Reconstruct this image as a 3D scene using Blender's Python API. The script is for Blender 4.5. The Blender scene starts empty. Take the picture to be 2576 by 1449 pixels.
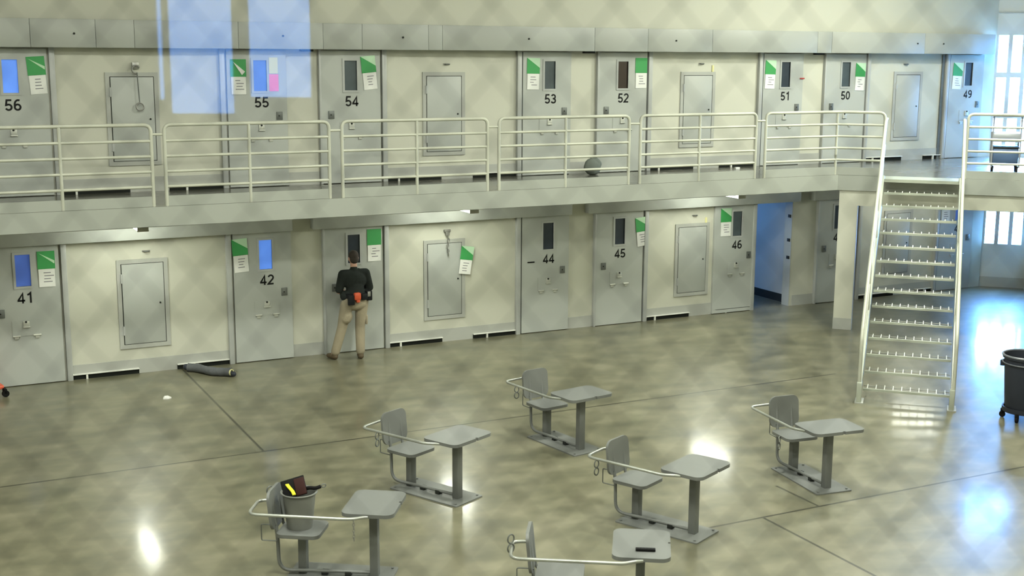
import bpy, bmesh, math, random
from mathutils import Vector, Matrix, Quaternion
random.seed(7)
SC = bpy.context.scene
COL = SC.collection
R2 = math.sqrt(2.0)
PI = math.pi

# ------------------------------------------------------------------ camera
CAM = Vector((-3.8601, -19.7852, 4.9074))
YAW, PITCH, ROLL, FPX = 0.4645, 0.1815, 0.0052, 3176.45
cam_d = bpy.data.cameras.new('camera')
cam = bpy.data.objects.new('camera', cam_d); COL.objects.link(cam)
_d = Vector((math.sin(YAW)*math.cos(PITCH), math.cos(YAW)*math.cos(PITCH), -math.sin(PITCH)))
_r = Vector((math.cos(YAW), -math.sin(YAW), 0)); _u = _r.cross(_d)
_r2 = math.cos(ROLL)*_r + math.sin(ROLL)*_u; _u2 = -math.sin(ROLL)*_r + math.cos(ROLL)*_u
cam.matrix_world = Matrix(((_r2.x, _u2.x, -_d.x, CAM.x), (_r2.y, _u2.y, -_d.y, CAM.y), (_r2.z, _u2.z, -_d.z, CAM.z), (0, 0, 0, 1)))
cam_d.sensor_width = 36.0; cam_d.lens = FPX/2576*36.0
cam_d.clip_start = 0.05; cam_d.clip_end = 200
cam_d.dof.use_dof = True; cam_d.dof.focus_distance = 19.0; cam_d.dof.aperture_fstop = 3.2
SC.camera = cam

# ------------------------------------------------------------------ view, world, lamps
SC.view_settings.view_transform = 'Standard'; SC.view_settings.look = 'None'
SC.view_settings.exposure = 0.0; SC.view_settings.gamma = 1.0; SC.view_settings.use_curve_mapping = False
SC.cycles.use_denoising = True
SC.cycles.max_bounces = 8; SC.cycles.diffuse_bounces = 5; SC.cycles.glossy_bounces = 4; SC.cycles.transparent_max_bounces = 16
SC.cycles.sample_clamp_indirect = 30.0; SC.cycles.caustics_reflective = False; SC.cycles.caustics_refractive = False
W = bpy.data.worlds.new('daylight'); SC.world = W; W.use_nodes = True
W.node_tree.nodes['Background'].inputs[0].default_value = (0.15, 0.42, 1.0, 1)
W.node_tree.nodes['Background'].inputs[1].default_value = 150.0

HALL_COL = (0.98, 1.0, 0.875)
def lamp(name, loc, size, power, color=HALL_COL, rot=(0, 0, 0), size_y=None, portal=False):
    l = bpy.data.lights.new(name, 'AREA'); l.energy = power; l.color = color
    l.shape = 'RECTANGLE' if size_y else 'DISK'; l.size = size
    if size_y: l.size_y = size_y
    o = bpy.data.objects.new(name, l); COL.objects.link(o); o.location = loc; o.rotation_euler = rot
    if portal: l.cycles.is_portal = True
    return o
# unseen high-bay lamps under hall ceiling; last one added to brighten the right end
for i, (lx, ly) in enumerate([(-7.5, -8), (-1.5, -8), (4.5, -7.5), (10.0, -6.5), (-7, -13), (-1, -13.5), (5, -13), (1, -17), (13.2, -4.4)]):
    lamp('high_bay_lamp', (lx, ly, 7.75), 0.9, (300, 360, 440, 440, 340, 380, 380, 280, 480)[i])

# ------------------------------------------------------------------ materials
def new_mat(name):
    m = bpy.data.materials.new(name); m.use_nodes = True
    return m, m.node_tree, m.node_tree.nodes['Principled BSDF']
def paint(name, rgb, rough=0.5, var=0.06, scale=2.5, metal=0.0, bump=0.0, bscale=180):
    m, nt, b = new_mat(name)
    tc = nt.nodes.new('ShaderNodeTexCoord'); n = nt.nodes.new('ShaderNodeTexNoise')
    n.inputs['Scale'].default_value = scale; n.inputs['Detail'].default_value = 4
    nt.links.new(tc.outputs['Object'], n.inputs['Vector'])
    mx = nt.nodes.new('ShaderNodeMix'); mx.data_type = 'RGBA'
    mx.inputs['A'].default_value = tuple(c*(1-var) for c in rgb)+(1,)
    mx.inputs['B'].default_value = tuple(min(1, c*(1+var)) for c in rgb)+(1,)
    nt.links.new(n.outputs['Fac'], mx.inputs['Factor']); nt.links.new(mx.outputs['Result'], b.inputs['Base Color'])
    b.inputs['Roughness'].default_value = rough; b.inputs['Metallic'].default_value = metal
    if bump:
        n2 = nt.nodes.new('ShaderNodeTexNoise'); n2.inputs['Scale'].default_value = bscale
        nt.links.new(tc.outputs['Object'], n2.inputs['Vector'])
        bp = nt.nodes.new('ShaderNodeBump'); bp.inputs['Strength'].default_value = bump; bp.inputs['Distance'].default_value = 0.01
        nt.links.new(n2.outputs['Fac'], bp.inputs['Height']); nt.links.new(bp.outputs['Normal'], b.inputs['Normal'])
    return m
def emit(name, rgb, s):
    m, nt, b = new_mat(name)
    b.inputs['Base Color'].default_value = rgb+(1,)
    b.inputs['Emission Color'].default_value = rgb+(1,); b.inputs['Emission Strength'].default_value = s
    return m
def block_wall(name, rgb):
    """painted concrete with faint horizontal form lines"""
    m = paint(name, rgb, 0.55, 0.05, 0.9, bump=0.06, bscale=60)
    return m
def clear_glass(name, col=(1, 1, 1)):
    m = bpy.data.materials.new(name); m.use_nodes = True; nt = m.node_tree; nt.nodes.clear()
    o = nt.nodes.new('ShaderNodeOutputMaterial'); t = nt.nodes.new('ShaderNodeBsdfTransparent'); t.inputs[0].default_value = tuple(col)+(1,)
    nt.links.new(t.outputs[0], o.inputs['Surface']); return m
def shiny_glass(name, fac):
    m = bpy.data.materials.new(name); m.use_nodes = True; nt = m.node_tree; nt.nodes.clear()
    o = nt.nodes.new('ShaderNodeOutputMaterial'); t = nt.nodes.new('ShaderNodeBsdfTransparent')
    g = nt.nodes.new('ShaderNodeBsdfGlossy'); g.inputs['Roughness'].default_value = 0.0
    mx = nt.nodes.new('ShaderNodeMixShader'); mx.inputs[0].default_value = fac
    nt.links.new(t.outputs[0], mx.inputs[1]); nt.links.new(g.outputs[0], mx.inputs[2]); nt.links.new(mx.outputs[0], o.inputs['Surface'])
    return m
def floor_mat(name, c1, c2, c3, r0, r1, joints, coat=0.42):
    m, nt, b = new_mat(name); N = nt.nodes; L = nt.links
    tc = N.new('ShaderNodeTexCoord')
    mp = N.new('ShaderNodeMapping'); mp.inputs['Rotation'].default_value = (0, 0, 0.35); mp.inputs['Scale'].default_value = (0.9, 1.3, 1)
    L.new(tc.outputs['Object'], mp.inputs['Vector'])
    n1 = N.new('ShaderNodeTexNoise'); n1.inputs['Scale'].default_value = 1.7; n1.inputs['Detail'].default_value = 3; n1.inputs['Distortion'].default_value = 0.0
    n2 = N.new('ShaderNodeTexNoise'); n2.inputs['Scale'].default_value = 3.0; n2.inputs['Detail'].default_value = 2
    L.new(mp.outputs[0], n1.inputs['Vector']); L.new(mp.outputs[0], n2.inputs['Vector'])
    cr = N.new('ShaderNodeValToRGB'); e = cr.color_ramp.elements
    e[0].position = 0.27; e[0].color = c1+(1,); e[1].position = 0.73; e[1].color = c3+(1,)
    k = e.new(0.5); k.color = c2+(1,)
    mxf = N.new('ShaderNodeMix'); mxf.inputs['Factor'].default_value = 0.35
    L.new(n1.outputs['Fac'], mxf.inputs['A']); L.new(n2.outputs['Fac'], mxf.inputs['B']); L.new(mxf.outputs['Result'], cr.inputs['Fac'])
    col = cr.outputs['Color']
    sx = N.new('ShaderNodeSeparateXYZ'); L.new(tc.outputs['Object'], sx.inputs[0])
    def math_(op, a, v=None):
        q = N.new('ShaderNodeMath'); q.operation = op
        if isinstance(a, (int, float)): q.inputs[0].default_value = a
        else: L.new(a, q.inputs[0])
        if v is not None:
            if isinstance(v, (int, float)): q.inputs[1].default_value = v
            else: L.new(v, q.inputs[1])
        return q.outputs[0]
    line = None
    for axis, pos, lim in joints:
        a = sx.outputs['X' if axis == 'x' else 'Y']; o_ = sx.outputs['Y' if axis == 'x' else 'X']
        q = math_('LESS_THAN', math_('ABSOLUTE', math_('SUBTRACT', a, pos)), 0.017)
        q = math_('MULTIPLY', q, math_('GREATER_THAN', o_, lim[0])); q = math_('MULTIPLY', q, math_('LESS_THAN', o_, lim[1]))
        line = q if line is None else math_('MAXIMUM', line, q)
    if line is not None:
        mj = N.new('ShaderNodeMix'); mj.data_type = 'RGBA'; mj.inputs['B'].default_value = (c1[0]*0.45, c1[1]*0.42, c1[2]*0.38, 1)
        L.new(math_('MULTIPLY', line, 0.9), mj.inputs['Factor']); L.new(col, mj.inputs['A']); col = mj.outputs['Result']
    L.new(col, b.inputs['Base Color'])
    mr = N.new('ShaderNodeMapRange'); mr.inputs['From Min'].default_value = 0.3; mr.inputs['From Max'].default_value = 0.7
    mr.inputs['To Min'].default_value = r0; mr.inputs['To Max'].default_value = r1
    L.new(n1.outputs['Fac'], mr.inputs['Value']); L.new(mr.outputs[0], b.inputs['Roughness'])
    b.inputs['Coat Weight'].default_value = coat; b.inputs['Coat Roughness'].default_value = 0.13
    return m

M = {}
M['cream'] = block_wall('cream_wall_paint', (0.485, 0.49, 0.415))
M['base'] = paint('grey_band_paint', (0.36, 0.37, 0.34), 0.5, 0.05)
M['door'] = paint('grey_door_paint', (0.375, 0.395, 0.37), 0.42, 0.05, 1.6)
M['header'] = paint('grey_header_paint', (0.335, 0.352, 0.325), 0.42, 0.05, 1.2)
M['jamb'] = paint('grey_jamb_paint', (0.37, 0.385, 0.37), 0.35, 0.05)
M['fascia'] = paint('grey_fascia_paint', (0.305, 0.322, 0.29), 0.45, 0.05, 1.2)
M['rail'] = paint('pale_rail_paint', (0.43, 0.44, 0.37), 0.35, 0.03)
M['stair'] = paint('pale_stair_paint', (0.36, 0.385, 0.32), 0.35, 0.04)
M['desk'] = paint('grey_desk_paint', (0.135, 0.142, 0.135), 0.42, 0.06, 6)
M['desk_tube'] = paint('bare_steel', (0.36, 0.375, 0.34), 0.3, 0.08, 8, metal=0.55)
M['dark'] = paint('dark_metal', (0.02, 0.022, 0.02), 0.5, 0.2)
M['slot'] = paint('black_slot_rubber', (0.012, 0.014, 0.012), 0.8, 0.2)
M['lip'] = paint('pale_lip_metal', (0.62, 0.63, 0.58), 0.35, 0.03)
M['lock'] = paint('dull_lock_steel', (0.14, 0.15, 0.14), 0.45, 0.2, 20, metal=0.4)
M['port'] = paint('pale_port_steel', (0.50, 0.51, 0.46), 0.35, 0.15, 20, metal=0.3)
M['number'] = paint('black_number_vinyl', (0.012, 0.012, 0.012), 0.5, 0.1)
M['glass_dark'] = paint('dark_window_glass', (0.03, 0.04, 0.055), 0.12, 0.3, 4)
M['glass_slate'] = paint('slate_window_glass', (0.065, 0.085, 0.095), 0.12, 0.3, 4)
M['glass_brown'] = paint('brown_window_glass', (0.035, 0.022, 0.016), 0.12, 0.3, 4)
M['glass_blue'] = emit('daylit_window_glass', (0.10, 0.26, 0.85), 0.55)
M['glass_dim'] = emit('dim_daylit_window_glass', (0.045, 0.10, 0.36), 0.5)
M['green'] = paint('green_card', (0.035, 0.27, 0.07), 0.6, 0.08)
M['green_pale'] = paint('pale_green_card', (0.42, 0.62, 0.42), 0.6, 0.05)
M['paper'] = paint('white_paper', (0.70, 0.71, 0.68), 0.7, 0.03)
M['ink'] = paint('grey_ink', (0.18, 0.18, 0.2), 0.7, 0.1)
M['pink'] = paint('pink_paper', (0.80, 0.16, 0.28), 0.7, 0.04)
M['yellow_paper'] = paint('yellow_paper', (0.62, 0.60, 0.30), 0.7, 0.04)
M['red'] = paint('red_tag', (0.35, 0.03, 0.02), 0.6, 0.04)
M['chrome'] = paint('dull_chain_steel', (0.28, 0.28, 0.26), 0.35, 0.1, 20, metal=0.6)
M['lens'] = emit('lamp_lens', (0.98, 1.0, 0.865), 50.0)
M['lens_dim'] = emit('dim_lamp_lens', (0.98, 1.0, 0.865), 40.0)
M['cap'] = paint('grey_lamp_cap', (0.30, 0.30, 0.24), 0.5, 0.05)
M['bin'] = paint('charcoal_plastic', (0.03, 0.034, 0.045), 0.45, 0.1)
M['bin_rim'] = paint('charcoal_rim_plastic', (0.12, 0.13, 0.15), 0.35, 0.1)
M['bucket'] = paint('grey_bucket_plastic', (0.15, 0.155, 0.14), 0.45, 0.05)
M['black'] = paint('black_plastic', (0.006, 0.006, 0.006), 0.7, 0.2)
M['maroon'] = paint('dark_maroon_cover', (0.028, 0.008, 0.006), 0.5, 0.2)
M['yellow'] = paint('yellow_strap', (0.75, 0.72, 0.02), 0.55, 0.05)
M['cart_steel'] = paint('cart_steel', (0.34, 0.36, 0.38), 0.3, 0.1, metal=0.4)
M['cart_blue'] = paint('cart_blue_tub', (0.05, 0.09, 0.17), 0.5, 0.1)
M['wool'] = paint('grey_blanket', (0.085, 0.09, 0.095), 0.95, 0.25, 18, bump=0.4, bscale=90)
M['bag'] = paint('grey_green_bag', (0.13, 0.15, 0.13), 0.8, 0.15, 6)
M['orange'] = paint('orange_paint', (0.55, 0.10, 0.05), 0.5, 0.1)
M['shirt'] = paint('black_shirt', (0.018, 0.022, 0.020), 0.9, 0.25, 12, bump=0.3, bscale=60)
M['khaki'] = paint('khaki_trousers', (0.26, 0.225, 0.155), 0.9, 0.14, 9, bump=0.4, bscale=45)
M['boot'] = paint('brown_boot', (0.085, 0.06, 0.03), 0.7, 0.2)
M['skin'] = paint('skin', (0.42, 0.24, 0.17), 0.55, 0.06, 8)
M['hair'] = paint('dark_hair', (0.03, 0.022, 0.016), 0.8, 0.3, 40)
M['belt'] = paint('black_belt', (0.010, 0.011, 0.012), 0.55, 0.2)
M['holster'] = paint('orange_holster', (0.50, 0.075, 0.025), 0.5, 0.1)
M['clear'] = clear_glass('clear_glass')
M['tint_cell'] = clear_glass('tinted_cell_glass', (0.75, 0.75, 0.76))
M['tint'] = clear_glass('tinted_glass', (0.21, 0.21, 0.22))
M['reflect'] = shiny_glass('reflective_glass', 0.04)
M['wire'] = paint('dark_wire', (0.012, 0.013, 0.012), 0.7, 0.2)
M['booth'] = paint('dark_booth_paint', (0.025, 0.025, 0.025), 0.8, 0.1)
M['ceil'] = paint('ceiling_paint', (0.50, 0.50, 0.45), 0.7, 0.05)
M['window_wall'] = paint('window_wall_paint', (0.50, 0.53, 0.50), 0.5, 0.04)
M['cell_wall'] = paint('cell_wall_paint', (0.50, 0.50, 0.47), 0.6, 0.05)
for k_ in ('black', 'number', 'maroon', 'dark', 'slot', 'belt', 'shirt', 'bin'): M[k_].node_tree.nodes['Principled BSDF'].inputs['Specular IOR Level'].default_value = 0.12
M['floor'] = floor_mat('polished_concrete', (0.066, 0.068, 0.043), (0.132, 0.127, 0.080), (0.205, 0.192, 0.130), 0.34, 0.44,
    [('y', -4.75, (-12, 9.4)), ('y', -9.36, (3.6, 10.5)), ('x', 0.19, (-4.75, 0)), ('x', 4.42, (-30, -9.36)), ('x', 5.2, (-9.36, -8.6))])
M['floor_up'] = floor_mat('walkway_concrete', (0.085, 0.085, 0.068), (0.12, 0.118, 0.095), (0.16, 0.155, 0.125), 0.2, 0.3, [])

# ------------------------------------------------------------------ mesh helpers
class MB:
    def __init__(s): s.bm = bmesh.new()
    def _xf(s, vs, mat):
        if mat is not None: bmesh.ops.transform(s.bm, matrix=mat, verts=vs)
    def box(s, x0, x1, y0, y1, z0, z1, bevel=0.0, mat=None, seg=2):
        r = bmesh.ops.create_cube(s.bm, size=1.0); vs = r['verts']
        for v in vs:
            v.co = Vector((x0 if v.co.x < 0 else x1, y0 if v.co.y < 0 else y1, z0 if v.co.z < 0 else z1))
        if bevel:
            ed = list({e for v in vs for e in v.link_edges})
            q = bmesh.ops.bevel(s.bm, geom=ed, offset=bevel, segments=seg, affect='EDGES', profile=0.5)
            vs = list({v for f in q['faces'] for v in f.verts} | {v for v in vs if v.is_valid})
            allv = set(vs); stack = list(vs)
            while stack:
                v = stack.pop()
                for e in v.link_edges:
                    o = e.other_vert(v)
                    if o not in allv: allv.add(o); stack.append(o)
            vs = list(allv)
        s._xf(vs, mat); return s
    def tube(s, pts, r, seg=10, closed=False, r2=None):
        pts = [Vector(p) for p in pts]; n = len(pts); rings = []
        t0 = (pts[1]-pts[0]).normalized()
        a = Vector((0, 0, 1)) if abs(t0.z) < 0.9 else Vector((1, 0, 0))
        nrm = t0.cross(a).normalized()
        prev = t0
        for i, p in enumerate(pts):
            if closed: t = (pts[(i+1) % n]-pts[i-1]).normalized()
            elif i == 0: t = t0
            elif i == n-1: t = (pts[-1]-pts[-2]).normalized()
            else: t = ((pts[i+1]-p).normalized()+(p-pts[i-1]).normalized()).normalized()
            ax = prev.cross(t)
            if ax.length > 1e-6: nrm = Quaternion(ax.normalized(), prev.angle(t)) @ nrm
            prev = t; b = t.cross(nrm)
            rr = r if r2 is None else r+(r2-r)*i/(n-1)
            rings.append([s.bm.verts.new(p+rr*(math.cos(2*PI*k/seg)*nrm+math.sin(2*PI*k/seg)*b)) for k in range(seg)])
        m = n if closed else n-1
        for i in range(m):
            A, B = rings[i], rings[(i+1) % n]
            for k in range(seg): s.bm.faces.new((A[k], A[(k+1) % seg], B[(k+1) % seg], B[k]))
        if not closed:
            s.bm.faces.new(list(reversed(rings[0]))); s.bm.faces.new(rings[-1])
        return s
    def cyl(s, p0, p1, r, r2=None, seg=16): return s.tube([p0, p1], r, seg, r2=r2 if r2 is not None else r)
    def prism(s, pts, z0, z1, mat=None):
        lo = [s.bm.verts.new((x, y, z0)) for x, y in pts]; hi = [s.bm.verts.new((x, y, z1)) for x, y in pts]
        n = len(pts)
        s.bm.faces.new(list(reversed(lo))); s.bm.faces.new(hi)
        for i in range(n): s.bm.faces.new((lo[i], lo[(i+1) % n], hi[(i+1) % n], hi[i]))
        s._xf(lo+hi, mat); return s
    def lathe(s, prof, seg=32, mat=None):
        rings = []; vs = []
        for r, z in prof:
            ring = [s.bm.verts.new((r*math.cos(2*PI*k/seg), r*math.sin(2*PI*k/seg), z)) for k in range(seg)]
            rings.append(ring); vs += ring
        for A, B in zip(rings, rings[1:]):
            for k in range(seg): s.bm.faces.new((A[k], A[(k+1) % seg], B[(k+1) % seg], B[k]))
        s.bm.faces.new(list(reversed(rings[0]))); s.bm.faces.new(rings[-1])
        s._xf(vs, mat); return s
    def ball(s, c, r, seg=16, scale=(1, 1, 1), mat=None):
        q = bmesh.ops.create_uvsphere(s.bm, u_segments=seg, v_segments=max(6, seg//2), radius=1.0)
        for v in q['verts']: v.co = Vector((v.co.x*r*scale[0], v.co.y*r*scale[1], v.co.z*r*scale[2]))
        s._xf(q['verts'], mat)
        for v in q['verts']: v.co += Vector(c)
        return s
    def build(s, name, mat, parent=None, ang=38):
        bmesh.ops.recalc_face_normals(s.bm, faces=s.bm.faces)
        me = bpy.data.meshes.new(name); s.bm.to_mesh(me); s.bm.free()
        me.materials.append(M[mat])
        for p in me.polygons: p.use_smooth = True
        me.set_sharp_from_angle(angle=math.radians(ang))
        o = bpy.data.objects.new(name, me); COL.objects.link(o)
        if parent is not None: o.parent = parent
        return o
def fillet(pts, rad, n=6):
    pts = [Vector(p) for p in pts]; out = [pts[0]]
    for a, b, c in zip(pts, pts[1:], pts[2:]):
        u, v = (a-b), (c-b); r = min(rad, u.length*0.49, v.length*0.49)
        p, q = b+u.normalized()*r, b+v.normalized()*r
        for i in range(n+1):
            t = i/n; out.append((1-t)**2*p+2*t*(1-t)*b+t*t*q)
    out.append(pts[-1]); return out
def round_rect(x0, x1, y0, y1, r, n=6):
    out = []
    for cx, cy, a0 in ((x1-r, y1-r, 0), (x0+r, y1-r, 90), (x0+r, y0+r, 180), (x1-r, y0+r, 270)):
        for i in range(n+1):
            a = math.radians(a0+90*i/n); out.append((cx+r*math.cos(a), cy+r*math.sin(a)))
    return out
def tag(o, label=None, cat=None, group=None, kind=None):
    if label: o['label'] = label
    if cat: o['category'] = cat
    if group: o['group'] = group
    if kind: o['kind'] = kind
    return o
def empty(name, loc=(0, 0, 0), rz=0.0, label=None, cat=None, group=None, kind=None):
    o = bpy.data.objects.new(name, None); COL.objects.link(o); o.location = loc; o.rotation_euler = (0, 0, rz)
    o.empty_display_size = 0.1
    return tag(o, label, cat, group, kind)
def dup(o, parent=None):
    c = o.copy(); COL.objects.link(c)
    if parent is not None: c.parent = parent
    for ch in list(o.children): dup(ch, c)
    return c
def struct(mb, name, mat): return tag(mb.build(name, mat), kind='structure')
def ST(s_, t_, z=0.0): return Vector(((s_+t_)/R2, (s_-t_)/R2, z))
R45 = Matrix.Rotation(PI/4, 4, 'Z')       # local x = s direction, local y = -t direction

# ------------------------------------------------------------------ dimensions
PER, XP0 = 5.16, 2.28
ZU, HU = 2.84, 2.84
PIERS = [XP0+PER*k for k in (-2, -1, 0, 1, 2, 3)]
S_WIN, T_R, S_LAND = 12.41, 13.30, 6.72
NX, NY = math.sin(YAW), math.cos(YAW)             # observation window faces this way
def BW(l, d, z): return Vector((CAM.x+d*NX+l*NY, CAM.y+d*NY-l*NX, z))   # booth frame: lateral, depth, height
BM = Matrix(((NY, NX, 0, CAM.x), (-NX, NY, 0, CAM.y), (0, 0, 1, 0), (0, 0, 0, 1)))

# ------------------------------------------------------------------ setting
mb = MB(); mb.box(-12.2, 26, -27, 6, -0.2, 0); struct(mb, 'floor', 'floor')
# back wall with the open doorway of cell 46
mb = MB()
OX0, OX1 = 11.36, 12.27
mb.box(-12, OX0, 0, 0.22, 0, 8); mb.box(OX1, 17.5, 0, 0.22, 0, 8); mb.box(OX0, OX1, 0, 0.22, 2.12, 8)
struct(mb, 'wall_back', 'cream')
# cell behind the open doorway: side walls, rear wall with a window slit, lid
mb = MB()
mb.box(10.1, 10.25, 0.22, 4.2, 0, 2.6); mb.box(12.42, 12.57, 0.22, 4.2, 0, 2.6)
mb.box(10.1, 10.98, 4.05, 4.2, 0, 2.6); mb.box(11.25, 12.57, 4.05, 4.2, 0, 2.6)
mb.box(10.98, 11.25, 4.05, 4.2, 0, 0.9); mb.box(10.98, 11.25, 4.05, 4.2, 2.1, 2.6)
mb.box(10.1, 12.57, 0.22, 4.2, 2.5, 2.6)
struct(mb, 'wall_cell', 'cell_wall')
mb = MB(); mb.box(12.405, 12.42, 0.22, 4.05, 0, 0.16); struct(mb, 'baseboard_cell', 'dark')
mb = MB(); mb.box(10.97, 11.26, 4.12, 4.13, 0.89, 2.11); struct(mb, 'window_7', 'tint_cell')  # grey pane added to dim the daylight entering the cell
mb = MB()
for x in (OX0, OX1): pass
mb.box(OX1-0.012, OX1+0.001, -0.01, 0.21, 0, 2.12); mb.box(OX0, OX1, -0.01, 0.21, 2.108, 2.121)
struct(mb, 'trim_1', 'jamb')
mb = MB()
for z in (0.95, 1.3, 1.78): mb.box(OX1-0.03, OX1-0.012, 0.02, 0.10, z, z+0.06, 0.004)
struct(mb, 'trim_2', 'dark')

# window wall at the far right, in the 45 degree frame
T0, TP, TWD = 12.15, 0.277, 0.195
mb = MB()
def stbox(m, s0, s1, t0, t1, z0, z1, bevel=0): m.box(s0, s1, -t1, -t0, z0, z1, bevel, R45)
def winrow(m, z0, z1):
    t = T0; stbox(m, S_WIN, S_WIN+0.12, 11.8, T0, z0, z1)
    for k in range(5):
        a = T0+k*TP+TWD; b = T0+(k+1)*TP
        if a < T_R: stbox(m, S_WIN, S_WIN+0.12, a, min(b, T_R+.1), z0, z1)
stbox(mb, S_WIN, S_WIN+0.12, 11.8, T_R+.1, 0, 0.95); winrow(mb, 0.95, 1.65)
stbox(mb, S_WIN, S_WIN+0.12, 11.8, T_R+.1, 1.65, 2.92)
winrow(mb, 2.92, 3.655); stbox(mb, S_WIN, S_WIN+0.12, 11.8, T_R+.1, 3.655, 3.765)
winrow(mb, 3.765, 4.515); stbox(mb, S_WIN, S_WIN+0.12, 11.8, T_R+.1, 4.515, 4.625)
winrow(mb, 4.625, 5.40); stbox(mb, S_WIN, S_WIN+0.12, 11.8, T_R+.1, 5.40, 8.0)
struct(mb, 'wall_window', 'window_wall')
mb = MB(); stbox(mb, S_WIN-0.012, S_WIN, 12.2, T_R, 0, 0.22); struct(mb, 'baseboard_window', 'base')
mb = MB(); stbox(mb, S_WIN-0.03, S_WIN, 12.3, T_R, 5.86, 5.90); struct(mb, 'trim_3', 'header')
for n, (z0, z1) in enumerate(((0.95, 1.65), (2.92, 3.67), (3.75, 4.53), (4.61, 5.40))):
    mb = MB(); stbox(mb, S_WIN+0.06, S_WIN+0.066, 12.15, T_R, z0, z1); struct(mb, 'window_%d' % (n+3), 'clear')
    c = ST(S_WIN+0.13, 12.85, (z0+z1)/2)
    lamp('window_daylight_portal', c, 1.25, 1, rot=(PI/2, 0, -PI/4+PI), size_y=z1-z0, portal=True)
lamp('cell_daylight_portal', (11.115, 4.22, 1.5), 0.27, 1, rot=(-PI/2, 0, 0), size_y=1.2, portal=True)
# right wall
mb = MB(); stbox(mb, -16.5, S_WIN+0.1, T_R, T_R+0.2, 0, 8); struct(mb, 'wall_right', 'cream')
mb = MB(); stbox(mb, -15.0, S_WIN, T_R-0.012, T_R, 0, 0.22); struct(mb, 'baseboard_right', 'base')
mb = MB(); mb.box(-12.2, -12, -27, 0.2, 0, 8); struct(mb, 'wall_left', 'cream')
mb = MB(); mb.box(-12.2, 26, -27, 0.22, 8, 8.2); struct(mb, 'ceiling', 'ceil')
# near wall with the observation window, and the booth behind it
DW, L0, L1, WZ0, WZ1 = 0.72, -1.7, 1.7, 3.95, 5.75
mb = MB()
mb.box(-11, L0, DW, DW+0.16, 0, 8, 0, BM); mb.box(L1, 2.7, DW, DW+0.16, 0, 8, 0, BM)
mb.box(L0, L1, DW, DW+0.16, 0, WZ0, 0, BM); mb.box(L0, L1, DW, DW+0.16, WZ1, 8, 0, BM)
struct(mb, 'wall_front', 'cream')
BB = -3.0                                                        # booth rear wall depth
# openings of the booth's rear window, seen mirrored in the glass
def mirror_spot(px, py):
    """where on the booth's rear wall the ray through this pixel ends after the glass turns it back"""
    v = _d+(px-1288)/FPX*_r2-(py-724.5)/FPX*_u2
    lat = v.x*NY-v.y*NX; dep = v.x*NX+v.y*NY
    k = (DW+0.08+(DW+0.08-BB))/dep
    return lat*k, CAM.z+v.z*k
wa0, wz0 = mirror_spot(432, 285); wa1, _z = mirror_spot(588, 240)
wb0, _z = mirror_spot(630, 240); wb1, wzb = mirror_spot(783, 245)
wc0, wzc = mirror_spot(402, 250); wc1, _z = mirror_spot(414, 250)
WT = 5.75
mb = MB()
def bbox_(x0, x1, z0, z1): mb.box(x0, x1, BB-0.012, BB, z0, z1, 0, BM)
bbox_(-2.6, wc0, 3.2, 6.4); bbox_(wc0, wc1, 3.2, wzc); bbox_(wc1, wa0, 3.2, 6.4); bbox_(wa0, wa1, 3.2, wz0)
bbox_(wa1, wb0, 3.2, 6.4); bbox_(wb0, wb1, 3.2, wzb); bbox_(wb1, 2.6, 3.2, 6.4); bbox_(wc0, wb1, WT, 6.4)
mb.box(-2.7, -2.6, BB-0.1, DW, 3.2, 6.4, 0, BM); mb.box(2.6, 2.7, BB-0.1, DW, 3.2, 6.4, 0, BM)
mb.box(-2.7, 2.7, BB-0.1, DW, 6.3, 6.4, 0, BM); mb.box(-2.7, 2.7, BB-0.1, DW, 3.1, 3.2, 0, BM)
struct(mb, 'wall_booth', 'booth')
mb = MB(); mb.box(wc0-0.02, wb1+0.02, BB-0.022, BB-0.016, min(wz0, wzb)-0.02, WT, 0, BM); struct(mb, 'window_2', 'tint')  # unseen grey pane, added to dim the sky behind the booth openings
# the observation window: frame bars, glass lites, wire screen
win = empty('window_1', BW(0, DW+0.08, WZ0), -YAW, 'steel-framed observation window glass with wire mesh that the hall is seen through', 'window', kind='structure')
mb = MB(); h = WZ1-WZ0
mb.box(L0, L0+0.06, -0.05, 0.05, 0, h); mb.box(L1-0.06, L1, -0.05, 0.05, 0, h); mb.box(L0, L1, -0.05, 0.05, 0, 0.06); mb.box(L0, L1, -0.05, 0.05, h-0.06, h)
mb.build('window_frame', 'dark', win)
def lite(px0, px1, py0):
    out = []
    for px in (px0, px1):
        v = _d+(px-1288)/FPX*_r2-(py0-724.5)/FPX*_u2
        k = (DW+0.08)/(v.x*NX+v.y*NY); out.append(((v.x*NY-v.y*NX)*k, CAM.z+v.z*k-WZ0))
    return out[0][0], out[1][0], out[0][1]
g0, g1, gz = lite(372, 800, 300)
mb = MB(); mb.box(g0, g1, -0.003, 0.003, gz, h-0.05); mb.build('reflecting_lite', 'reflect', win)
mb = MB(); mb.box(L0+0.05, g0, -0.003, 0.003, 0.05, h-0.05); mb.box(g1, L1-0.05, -0.003, 0.003, 0.05, h-0.05); mb.box(g0, g1, -0.003, 0.003, 0.05, gz)
mb.build('clear_lite', 'clear', win)
mb = MB(); py, px = 0.0555, 0.0495; off = 0.24; zt = h
def wire(x0, z0, x1, z1, y): mb.tube([(x0, y, z0), (x1, y, z1)], 0.00056, 4)
n = int((L1-L0+h)/px)+40
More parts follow.
